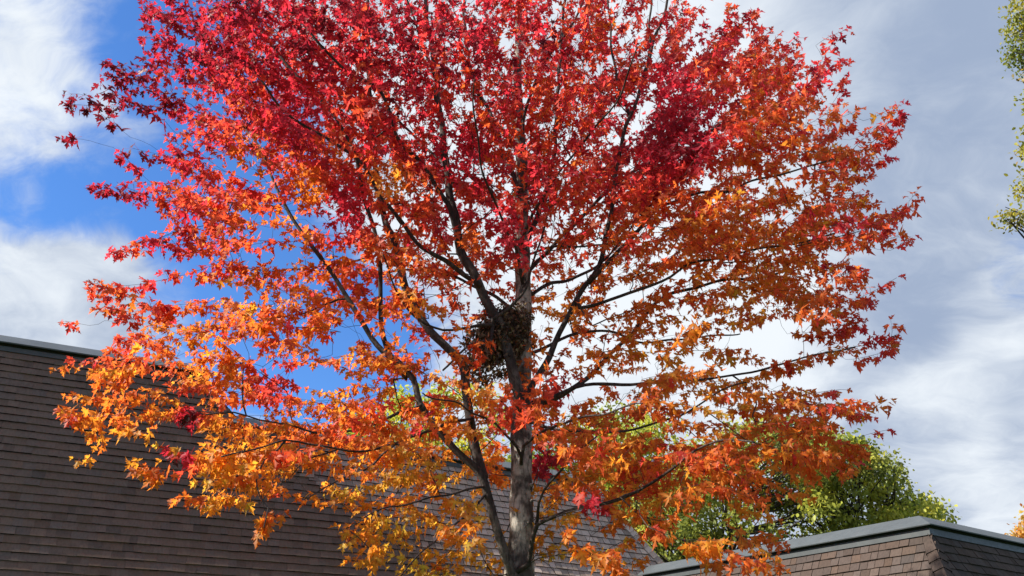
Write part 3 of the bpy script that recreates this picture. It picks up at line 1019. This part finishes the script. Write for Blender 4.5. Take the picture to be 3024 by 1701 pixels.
def grow(p, step=0.11, pen=0.55, thin=False):
    i, d = attach(p, pen)
    n0 = nodes_p[i]
    dist = d[i]
    if dist < 0.04: return i, []
    g0 = nodes_g[i]
    v = (p - n0) / dist
    c1 = n0 + (g0 * 0.35 + v * 0.65) * dist * 0.4
    outd = np.array([p[0], p[1] - YT, 0.0]); outd /= np.linalg.norm(outd) + 1e-6
    c2 = p - (v * 0.6 + outd * 0.35 + Z * rnd.uniform(-0.25, 0.15)) * dist * 0.4
    m = max(2, int(dist / step))
    path = []
    for k in range(1, m + 1):
        t = k / m
        q = n0 * (1 - t) ** 3 + 3 * c1 * t * (1 - t) ** 2 + 3 * c2 * t * t * (1 - t) + p * t ** 3
        if k < m: q = q + rng.normal(0, 0.008, 3)
        path.append(q)
    b = len(nodes_p)
    add_nodes(path, None, i)
    return i, list(range(b, b + m))


clusters = []      # (node ids near the tip)
# hand-placed sprays that make the outline
for sp, Y in zip(SPRAYS, SPRAY_Y):
    P3 = [D(x, y, Y + rnd.uniform(-.1, .1)) for x, y in sp]
    path = smooth_path(P3, 0.10)
    _, ids = grow(path[0], pen=0.3)
    par = ids[-1] if ids else _
    b = len(nodes_p)
    add_nodes(path[1:], None, par)
    ids = list(range(b, len(nodes_p)))
    for j in range(0, len(ids), 3):
        clusters.append(ids[max(0, j - 2):j + 1])
    for _k in range(int(len(ids) * 0.8)):          # side twigs
        c = nodes_p[rnd.choice(ids)] + rng.normal(0, 1, 3) * np.array([0.08, 0.14, 0.045])
        _, ii = grow(c, pen=0.2)
        if ii: clusters.append(ii[-3:])
    clusters.append(ids[-2:])

pts = []
for r, row in enumerate(ROWS):
    for c, dv in enumerate(row):
        if dv <= 0: continue
        nb = min(ROWS[max(0, min(len(ROWS) - 1, r + a))][max(0, min(27, c + b_))] for a, b_ in ((0, 1), (0, -1), (1, 0), (-1, 0)))
        if nb < 1.0: dv = dv * 0.72
        cov = min(dv / 10.0, 0.955)
        lam = -math.log(1 - cov) * (0.7 if r < NUP else 1.0) * (6.5 if 0 <= r - NUP < 7 and 5 < c < 21 else 4.7) * (0.62 if c < 6 and r - NUP > 1 else 1.0) * (1.5 if nb < 1.0 else (1.2 if nb < 4 else 1.0)) * (0.8 if r < NUP else 1.0)
        nn = int(lam) + (1 if rnd.random() < lam - int(lam) else 0)
        for _k in range(nn):
            x = (c + rnd.random()) * 92.0; y = (r - NUP + rnd.random()) * 90.6
            rr = ((x - 1240) / 1150) ** 2 + ((y - 600) / 1000) ** 2
            h = 2.7 * math.sqrt(max(0.0, 1 - rr)) + 0.35
            Y = 9.4 + h * rnd.uniform(-0.5 if rr < 0.22 else (-0.75 if rr < 0.5 else -0.95), 1) * 0.95
            if any(((x - ex) / ea) ** 2 + ((y - ey) / eb) ** 2 < 1.25 for ex, ey, ea, eb in GAPS) and rnd.random() < 0.85: continue
            # thin the space in front of the trunk and the main fork
            if 1150 < x < 1400 and 640 < y < 980 and Y < 9.4 and rnd.random() < 0.75: Y = 9.5 + abs(h * rnd.random())
            if 1180 < x < 1360 and 1130 < y < 1449 and Y < 9.6 and rnd.random() < 0.9: continue
            if 1085 < x < 1210 and 1090 < y < 1220 and Y < 9.6 and rnd.random() < 0.85: continue
            if y > 1250: Y = min(Y, 9.6)
            pts.append((D(x, y, Y), 0.38 if nb < 1.0 else (0.5 if nb < 4 else 0.72)))
sprl = [q[1] for q in pts]
pts = np.array([q[0] for q in pts])
A0 = np.array(nodes_p)
dmin = np.array([np.sqrt(((A0 - p) ** 2).sum(1).min()) for p in pts])
for i in np.argsort(dmin):
    p = pts[i]
    L = sprl[i] * rnd.uniform(0.7, 1.25)
    r_ = p - np.array([0.0, YT, min(p[2] - 0.25, 2.6 + p[2] * 0.42)])
    r_ = r_ / np.linalg.norm(r_) + rng.normal(0, 0.22, 3)
    r_ /= np.linalg.norm(r_)
    st_ = p - r_ * L * 0.5
    if np.sqrt(((np.array(nodes_p) - st_) ** 2).sum(1).min()) > 1.0: continue
    _, ids = grow(st_, pen=0.7)
    if len(ids) > 4: clusters.append(ids[len(ids) // 3:])
    par = ids[-1] if ids else _
    g0 = nodes_g[par]
    m = max(3, int(L / 0.09))
    q = nodes_p[par].copy(); dcur = g0 * 0.3 + r_ * 0.7
    bend = rng.normal(0, 0.05, 3) + Z * rnd.uniform(-0.07, 0.03)
    seg = []
    for k in range(m):
        dcur = dcur + bend + (r_ - dcur) * 0.25 + rng.normal(0, 0.04, 3)
        dcur /= np.linalg.norm(dcur)
        q = q + dcur * (L / m)
        seg.append(q)
    b = len(nodes_p)
    add_nodes(seg, None, par)
    clusters.append(list(range(b, b + m)))

# pipe-model radii
NP = np.array(nodes_p); PAR = np.array(nodes_par); FIX = np.array(nodes_fix); RAD = np.array(nodes_r)
area = np.zeros(len(NP))
has_child = np.zeros(len(NP), bool)
for i in range(len(NP) - 1, -1, -1):
    if area[i] == 0: area[i] = 0.0021 ** 2
    if PAR[i] >= 0: area[PAR[i]] += area[i]
rr_ = np.sqrt(area)
for i in range(len(NP)):
    if not FIX[i]:
        r = min(rr_[i], 0.022)
        if PAR[i] >= 0: r = min(r, RAD[PAR[i]] * 0.92)
        RAD[i] = max(r, 0.0018)

# twigs: one mesh of chains
children = {}
for i, p in enumerate(PAR):
    if p >= 0 and not FIX[i]: children.setdefault(int(p), []).append(i)
tw = MB()
chain_starts = [(p, c) for p, cs in children.items() for c in cs if FIX[p] or c != max(cs, key=lambda q: RAD[q])]
for p, c in chain_starts:
    ch = [p, c]
    while True:
        cs = children.get(ch[-1])
        if not cs: break
        ch.append(max(cs, key=lambda q: RAD[q]))
    rads = [RAD[c]] + [RAD[q] for q in ch[1:]]
    tw.tube([NP[q] for q in ch], rads, 6 if rads[0] > 0.009 else 4, False)
tw.build('twigs', M['bark_dark'], tree, smooth=True, kind='stuff')

# ------------------------------------------------------------------ leaves on the twigs
base_, dirv, nrm, siz, cn = [], [], [], [], []
for ids in clusters:
    cnoise = rnd.gauss(0, 0.38)
    a = NP[ids[0]]; b = NP[ids[-1]]
    par = PAR[ids[0]]
    if len(ids) < 2 and par >= 0: a = NP[par]
    tdir = b - a
    L = np.linalg.norm(tdir)
    tdir = tdir / (L + 1e-6)
    nl = max(6, int(L / 0.036) + rnd.choice([2, 3, 4]))
    s0 = rnd.uniform(0.82, 1.2)
    for k in range(nl):
        s = k / (nl - 1)
        j = s * (len(ids) - 1)
        j0 = int(j); q = NP[ids[j0]] + (NP[ids[min(j0 + 1, len(ids) - 1)]] - NP[ids[j0]]) * (j - j0)
        side = np.cross(tdir, Z) * (1 if k % 2 else -1)
        if k == nl - 1: side = tdir
        v = side * rnd.uniform(0.4, 1.1) + tdir * rnd.uniform(0.2, 0.9) + rng.normal(0, 0.24, 3) - Z * rnd.uniform(0.0, 0.4)
        v /= np.linalg.norm(v)
        pet = rnd.uniform(0.03, 0.085)
        base_.append((q, q + v * pet))
        dv = v * 0.6 - Z * rnd.uniform(0.1, 1.2) + rng.normal(0, 0.28, 3)
        dv /= np.linalg.norm(dv)
        n0 = Z * rnd.uniform(0.2, 1.1) + v * rnd.uniform(0.0, 0.8) + rng.normal(0, 0.5, 3)
        n0 = n0 - dv * (n0 @ dv); n0 /= np.linalg.norm(n0)
        dirv.append(dv); nrm.append(n0)
        siz.append((0.05 + 0.085 * rnd.betavariate(2.2, 2.0)) * s0 * (1.0 if s > 0.12 else 1.1) * (0.75 if k > nl - 3 else 1.0))
        cn.append(cnoise + rnd.gauss(0, 0.25) + (rnd.choice([-1.0, 1.0]) * rnd.uniform(.4, 1.2) if rnd.random() < 0.08 else 0))
Q = np.array([b[0] for b in base_]); B = np.array([b[1] for b in base_])
DV = np.array(dirv); NN = np.array(nrm); SZ = np.array(siz); CN = np.array(cn)
XV = np.cross(DV, NN)
v = B - CAM
zc = v @ FW
PX = (1512 + F * (v @ RI) / zc) / K; PY = (850.5 - F * (v @ UP) / zc) / K
lump = 0.35 * np.sin(B[:, 0] * 3.1 + 1) * np.sin(B[:, 2] * 3.7 + B[:, 1] * 2.1) + 0.25 * np.sin(B[:, 0] * 7 + B[:, 1] * 5)
TT = tcolor(PX, PY, CN + lump)
COLR = ramp(TT) * (0.68 + 0.46 * rng.beta(2.2, 1.6, (len(TT), 1)))
shape_i = rng.integers(0, NSH, len(SZ))
score = SZ / zc * (0.35 + np.abs((NN * (v / np.linalg.norm(v, axis=1)[:, None])).sum(1)))
score[(PX < 0) | (PX > 2576) | (PY < 0) | (PY > 1449) | (zc < 0)] = 0
order = np.argsort(-score)
big = order[:300]
rest = order[300:]
print('leaves', len(SZ), 'nodes', len(NP), 'clusters', len(clusters), 'tallest px', PY.min())

local = SH[shape_i[rest]] * SZ[rest][:, None, None]
V = B[rest][:, None, :] + local[:, :, 0:1] * XV[rest][:, None, :] + local[:, :, 1:2] * DV[rest][:, None, :] + local[:, :, 2:3] * NN[rest][:, None, :]
nv = V.shape[1]
T = (np.array(LT)[None] + (np.arange(len(rest)) * nv)[:, None, None]).reshape(-1, 3)
tint = np.repeat(COLR[rest][:, None, :], nv, 1).reshape(-1, 3)
ed = np.tile(ev, len(rest))
Vf = V.reshape(-1, 3)
# leaf stalks
wv_ = XV[rest] * 0.0016
st = np.stack([Q[rest] - wv_, Q[rest] + wv_, B[rest] + wv_, B[rest] - wv_], 1)
off_ = len(Vf)
Ts = (np.array([(0, 1, 2), (0, 2, 3)])[None] + off_ + (np.arange(len(rest)) * 4)[:, None, None]).reshape(-1, 3)
Vf = np.concatenate([Vf, st.reshape(-1, 3)]); T = np.concatenate([T, Ts])
tint = np.concatenate([tint, np.tile(np.array([[.20, .035, .03]]), (len(rest) * 4, 1))]); ed = np.concatenate([ed, np.ones(len(rest) * 4)])
me = fast_mesh('foliage', Vf, T, tint, ed, M['leaf'])
obj('foliage', me, tree, kind='stuff')
shape_me = []
for k in range(NSH):
    vv = np.concatenate([SH[k], [(-.012, -.55, 0), (.012, -.55, 0), (.012, 0, 0), (-.012, 0, 0)]])
    tt = np.concatenate([np.array(LT), [(nv, nv + 1, nv + 2), (nv, nv + 2, nv + 3)]])
    shape_me.append(fast_mesh('leaf', vv, tt, None, np.concatenate([ev, [1, 1, 1, 1]]), M['leaf_o']))
for i in big:
    o = obj('leaf', shape_me[shape_i[i]], tree)
    s = float(SZ[i])
    R = Matrix((XV[i] * s, DV[i] * s, NN[i] * s)).transposed().to_4x4()
    R.translation = Vector(B[i])
    o.matrix_basis = R
    o.color = (*[float(c) for c in COLR[i]], 1)

# ------------------------------------------------------------------ squirrel nest
nc = D(1258, 846, 9.52)
nest = empty('squirrel_nest', tuple(nc - Z * 0.4), 'dark ragged ball of dead brown leaves and twigs wedged in the trunk fork', 'nest')
mb = MB()
import bmesh
bm = bmesh.new()
bmesh.ops.create_icosphere(bm, subdivisions=4, radius=1.0)
for vtx in bm.verts:
    p = np.array(vtx.co)
    k = .95 + .25 * math.sin(p[0] * 4 + 1) * math.sin(p[2] * 5 + 2) + .12 * math.sin(p[1] * 9 + p[0] * 8) + rnd.uniform(-.06, .06)
    q = p * k * np.array([1, 1, 1 + .25 * math.sin(p[0] * 3 + .5)])
    # the left half hangs lower, the top bulges at right
    vtx.co = (q[0] * .25, q[1] * .22, q[2] * .25 - 0.10 * q[0] * 0.0 + 0.07 * q[0])
me = bpy.data.meshes.new('nest_core')
bm.to_mesh(me); bm.free()
me.materials.append(M['litter'])
o = obj('nest_core', me, nest); o.matrix_basis = Matrix.Translation(Vector(nc))
NLF = 2600
u = rng.normal(0, 1, (NLF, 3)); u /= np.linalg.norm(u, axis=1)[:, None]
rad = rng.uniform(0.8, 1.08, (NLF, 1)) * np.where(rng.random((NLF, 1)) < .12, rng.uniform(1.0, 1.25, (NLF, 1)), 1) * (.97 + .22 * np.sin(u[:, :1] * 4 + 1) * np.sin(u[:, 2:3] * 5 + 2) + .09 * np.sin(u[:, 1:2] * 9 + u[:, :1] * 8))
BO = np.array([(0, 0, 0), (-.15, -.04, -.13), (.12, 0, .10), (-.05, -.05, -.24), (.02, 0, .2)])[rng.choice(5, NLF, p=[.4, .2, .16, .14, .10])]
pc = nc + BO + u * rad * np.array([.27, .24, .23]) + np.stack([0 * u[:, 0], 0 * u[:, 0], .08 * u[:, 0] - np.where((u[:, 2] < 0), .10, 0) * rng.random(NLF)], 1)
dv_ = u * 0.3 + rng.normal(0, .6, (NLF, 3)) - Z * 0.8; dv_ /= np.linalg.norm(dv_, axis=1)[:, None]
nn_ = rng.normal(0, 1, (NLF, 3)) + u; nn_ -= dv_ * (nn_ * dv_).sum(1)[:, None]; nn_ /= np.linalg.norm(nn_, axis=1)[:, None]
xx_ = np.cross(dv_, nn_)
sz_ = rng.uniform(.04, .085, NLF)
loc = SH[rng.integers(0, NSH, NLF)].copy()
loc[:, :, 0] *= 0.55; loc[:, :, 2] += loc[:, :, 0] ** 2 * 1.5
loc *= sz_[:, None, None]
V = pc[:, None, :] + loc[:, :, 0:1] * xx_[:, None, :] + loc[:, :, 1:2] * dv_[:, None, :] + loc[:, :, 2:3] * nn_[:, None, :]
T = (np.array(LT)[None] + (np.arange(NLF) * nv)[:, None, None]).reshape(-1, 3)
cc = np.array([(.12, .07, .042), (.22, .135, .075), (.38, .26, .16), (.06, .04, .028), (.20, .07, .04)])[rng.choice(5, NLF, p=[.34, .27, .12, .17, .10])]
me = fast_mesh('dead_leaves', V.reshape(-1, 3), T, np.repeat(cc[:, None, :], nv, 1).reshape(-1, 3), np.tile(ev, NLF), M['dead_leaf'])
obj('dead_leaves', me, nest, kind='stuff')
mb = MB()
for k in range(110):
    uu = rng.normal(0, 1, 3); uu /= np.linalg.norm(uu)
    p = nc + uu * np.array([.30, .26, .30])
    dd_ = rng.normal(0, 1, 3); dd_ = dd_ - uu * (dd_ @ uu) * 0.7; dd_ /= np.linalg.norm(dd_)
    L = rnd.uniform(.12, .34)
    mb.tube([p - dd_ * L * .5, p + rng.normal(0, .012, 3), p + dd_ * L * .5], [.004, .0035, .002], 4, False)
mb.build('nest_twigs', M['bark_dark'], nest, kind='stuff')

# ------------------------------------------------------------------ trees behind and beside
LF = np.array([(0, 0, 0), (.32, .35, .06), (.22, .8, .0), (0, 1.05, -.05), (-.22, .8, .0), (-.32, .35, .06)])
LFT = np.array([(0, 1, 2), (0, 2, 3), (0, 3, 4), (0, 4, 5)])


def far_tree(name, label, base, clumps, leaf_n, leaf_s, colors, trunk_r, cat='tree', stems=1, group=None, spread=1.0):
    """clumps: list of (centre 3d, radius m); leaves in tufts round each, limbs run from the stems to them"""
    t = empty(name, tuple(base), label, cat)
    if group: t['group'] = group
    cz = max(c[2] for c, r in clumps)
    mean = np.mean([c for c, r in clumps], 0)
    stems_p = []
    for s in range(stems):
        b = np.array(base) + np.array([rnd.uniform(-.3, .3) * stems, rnd.uniform(-.2, .2), 0])
        topx = mean[0] + (rnd.uniform(-1, 1) * 1.6 * (stems > 1)); h = cz * 0.82
        path = smooth_path([b, b + (np.array([topx, mean[1], h]) - b) * np.array([.2, .2, .33]) + rng.normal(0, .12, 3), b + (np.array([topx, mean[1], h]) - b) * np.array([.6, .6, .66]) + rng.normal(0, .2, 3), np.array([topx, mean[1], h])], 0.6)
        rads = [trunk_r * (1 - .9 * i / (len(path) - 1)) + .01 for i in range(len(path))]
        mb = MB(); mb.tube(path, rads, 8)
        mb.build('trunk', M['bark_bg'], t, smooth=True)
        stems_p += [(p, r) for p, r in zip(path, rads) if p[2] > min(c[2] for c, r_ in clumps) * 0.55]
    mb = MB()
    SP = np.array([p for p, r in stems_p]); SR = [r for p, r in stems_p]
    for c, r in clumps:
        for _ in range(3):
            tgt = c + rng.normal(0, .45, 3) * r
            low = SP - Z * 0
            d = np.linalg.norm(low - tgt, axis=1) + np.maximum(0, SP[:, 2] - tgt[2] + 0.6) * 2
            i = int(np.argmin(d))
            p0 = SP[i]
            md = (p0 + tgt) / 2 + rng.normal(0, .12, 3) - Z * .1
            mb.tube(smooth_path([p0, md, tgt], .5), None or np.linspace(min(SR[i] * .6, .045), .008, len(smooth_path([p0, md, tgt], .5))), 5, False)
    mb.build('branches', M['bark_bg'], t, smooth=True, kind='stuff')
    # tufts
    tot = sum(r ** 2 for c, r in clumps)
    P_, C_ = [], []
    for c, r in clumps:
        n_t = max(4, int(leaf_n * r ** 2 / tot / 14))
        cc = np.array(colors[rnd.randrange(len(colors))])
        for _ in range(n_t):
            uu = rng.normal(0, 1, 3); uu /= np.linalg.norm(uu)
            q = c + uu * r * rnd.uniform(.35, 1.0) ** 0.6 * np.array([1, 1, .75])
            m = 14
            P_.append(q + rng.normal(0, 1, (m, 3)) * leaf_s * np.array([1.5, 1.5, 1.0]) * spread)
            ct = cc * (1 - .3) + np.array(colors[rnd.randrange(len(colors))]) * .3
            C_.append(ct * rng.uniform(.75, 1.25, (m, 1)))
    P_ = np.concatenate(P_); C_ = np.concatenate(C_)
    n = len(P_)
    dv = rng.normal(0, .7, (n, 3)) - Z * .5; dv /= np.linalg.norm(dv, axis=1)[:, None]
    nn = rng.normal(0, .6, (n, 3)) + Z * .6 + SUN_DIR * .4; nn -= dv * (nn * dv).sum(1)[:, None]; nn /= np.linalg.norm(nn, axis=1)[:, None]
    xx = np.cross(dv, nn)
    s = (leaf_s * rng.uniform(.7, 1.3, n))[:, None, None]
    V = P_[:, None, :] + LF[None, :, 0:1] * s * xx[:, None, :] + LF[None, :, 1:2] * s * dv[:, None, :] + LF[None, :, 2:3] * s * nn[:, None, :]
    T = (LFT[None] + (np.arange(n) * 6)[:, None, None]).reshape(-1, 3)
    me = fast_mesh('foliage', V.reshape(-1, 3), T, np.repeat(C_[:, None, :], 6, 1).reshape(-1, 3), np.full(n * 6, .5), M['leaf_g'])
    obj('foliage', me, t, kind='stuff')
    return t


def crown(outline, Y, dep, n, rpx, seed, ylow=1460):
    """clumps under an outline [(x, top y)...] given in overview coordinates, spread in depth"""
    r = random.Random(seed)
    xs = [a for a, b in outline]; ys = [b for a, b in outline]
    out = []
    x0, x1 = min(xs), max(xs)
    for i in range(n):
        x = r.uniform(x0, x1)
        top = np.interp(x, xs, ys)
        k = r.random()
        y = top + rpx * 0.9 + (ylow - top) * (k ** 1.5) * .9
        yy = Y + r.uniform(-dep, dep)
        c = D(x, y, yy)
        out.append((c, rpx * r.uniform(.7, 1.2) * (yy * .95) / 2257.0))
    return out


GREEN = [(.22, .24, .055), (.15, .18, .05), (.34, .35, .07), (.50, .46, .09), (.13, .15, .05), (.58, .52, .10), (.26, .28, .06)]
YEL = [(.52, .50, .08), (.42, .45, .07), (.32, .36, .05), (.60, .54, .09)]
far_tree('leafy_tree', 'yellowing green tree above the low roof, left of the maple trunk', D(1060, 2080, 30) * np.array([1, 1, 0]),
         crown([(830, 1090), (900, 1010), (980, 950), (1080, 925), (1180, 935), (1260, 1000), (1330, 1100)], 30, 2.5, 60, 42, 1), 13000, .15, YEL + GREEN[2:4], .22, group='green trees behind the roofs')
far_tree('leafy_tree', 'yellow green tree just right of the maple trunk above the low roof', D(1570, 2080, 31) * np.array([1, 1, 0]),
         crown([(1340, 1150), (1420, 1060), (1500, 1015), (1600, 1000), (1700, 1030), (1790, 1110)], 31, 2.5, 80, 45, 2), 18000, .15, YEL + GREEN[:4], .22, stems=2, group='green trees behind the roofs')
far_tree('leafy_tree', 'broad dark green tree with several stems behind the right roof corner', D(1850, 2080, 27) * np.array([1, 1, 0]),
         crown([(1570, 1260), (1660, 1160), (1760, 1080), (1880, 1040), (2000, 1045), (2100, 1100)], 27, 2.3, 110, 42, 3, 1480), 20000, .13, GREEN, .16, stems=4, group='green trees behind the roofs')
far_tree('leafy_tree', 'green and gold tree sloping down to the coping of the right roof', D(2170, 2080, 28) * np.array([1, 1, 0]),
         crown([(1960, 1090), (2060, 1065), (2150, 1085), (2220, 1130), (2270, 1190), (2330, 1240), (2375, 1290)], 28, 2.0, 100, 36, 4, 1420), 20000, .13, GREEN + YEL[:2], .16, stems=3, group='green trees behind the roofs')
cl_ = []
for x, y, r in [(2572, 5, 30), (2560, 45, 26), (2580, 70, 34), (2548, 85, 22), (2562, 120, 28), (2545, 140, 18), (2575, 155, 26), (2595, 190, 20), (2600, 260, 22), (2590, 235, 14), (2600, 320, 30), (2576, 385, 12), (2590, 370, 18),
                (2600, 420, 22), (2566, 475, 16), (2590, 490, 20), (2575, 455, 12), (2522, 545, 13), (2545, 548, 16), (2570, 545, 18), (2600, 550, 26)]:
    cl_.append((D(x + 4, y, 18 + rnd.uniform(-.6, .6)), r * 1.15 * 19 / 2257))
for _ in range(95):
    x = rnd.uniform(2650, 3150); y = rnd.uniform(-350, 620 if x < 2720 else 1080)
    cl_.append((D(x, y, 18 + rnd.uniform(-2.5, 2.5)), rnd.uniform(.35, .6)))
far_tree('leafy_tree', 'small leaved green tree poking in at the upper right edge', D(2900, 2080, 18) * np.array([1, 1, 0]), cl_, 70000, .095,
         [(.20, .22, .04), (.30, .30, .05), (.38, .33, .06), (.12, .15, .03), (.30, .18, .06)], .2)
cl_ = [(D(x + 38, y + 6, 40 + rnd.uniform(-1, 1)), r * 40 / 2257) for x, y, r in
       [(2566, 1290, 16), (2585, 1270, 22), (2560, 1320, 20), (2590, 1330, 34), (2530, 1345, 14), (2560, 1350, 24), (2620, 1280, 40), (2660, 1300, 50), (2640, 1350, 50), (2510, 1352, 8), (2545, 1335, 10)]]
far_tree('leafy_tree', 'small orange and gold tree peeking over the coping at the far right', D(2640, 2000, 40) * np.array([1, 1, 0]), cl_, 9000, .16,
         [(.60, .30, .09), (.55, .40, .12), (.62, .22, .09)], .2)
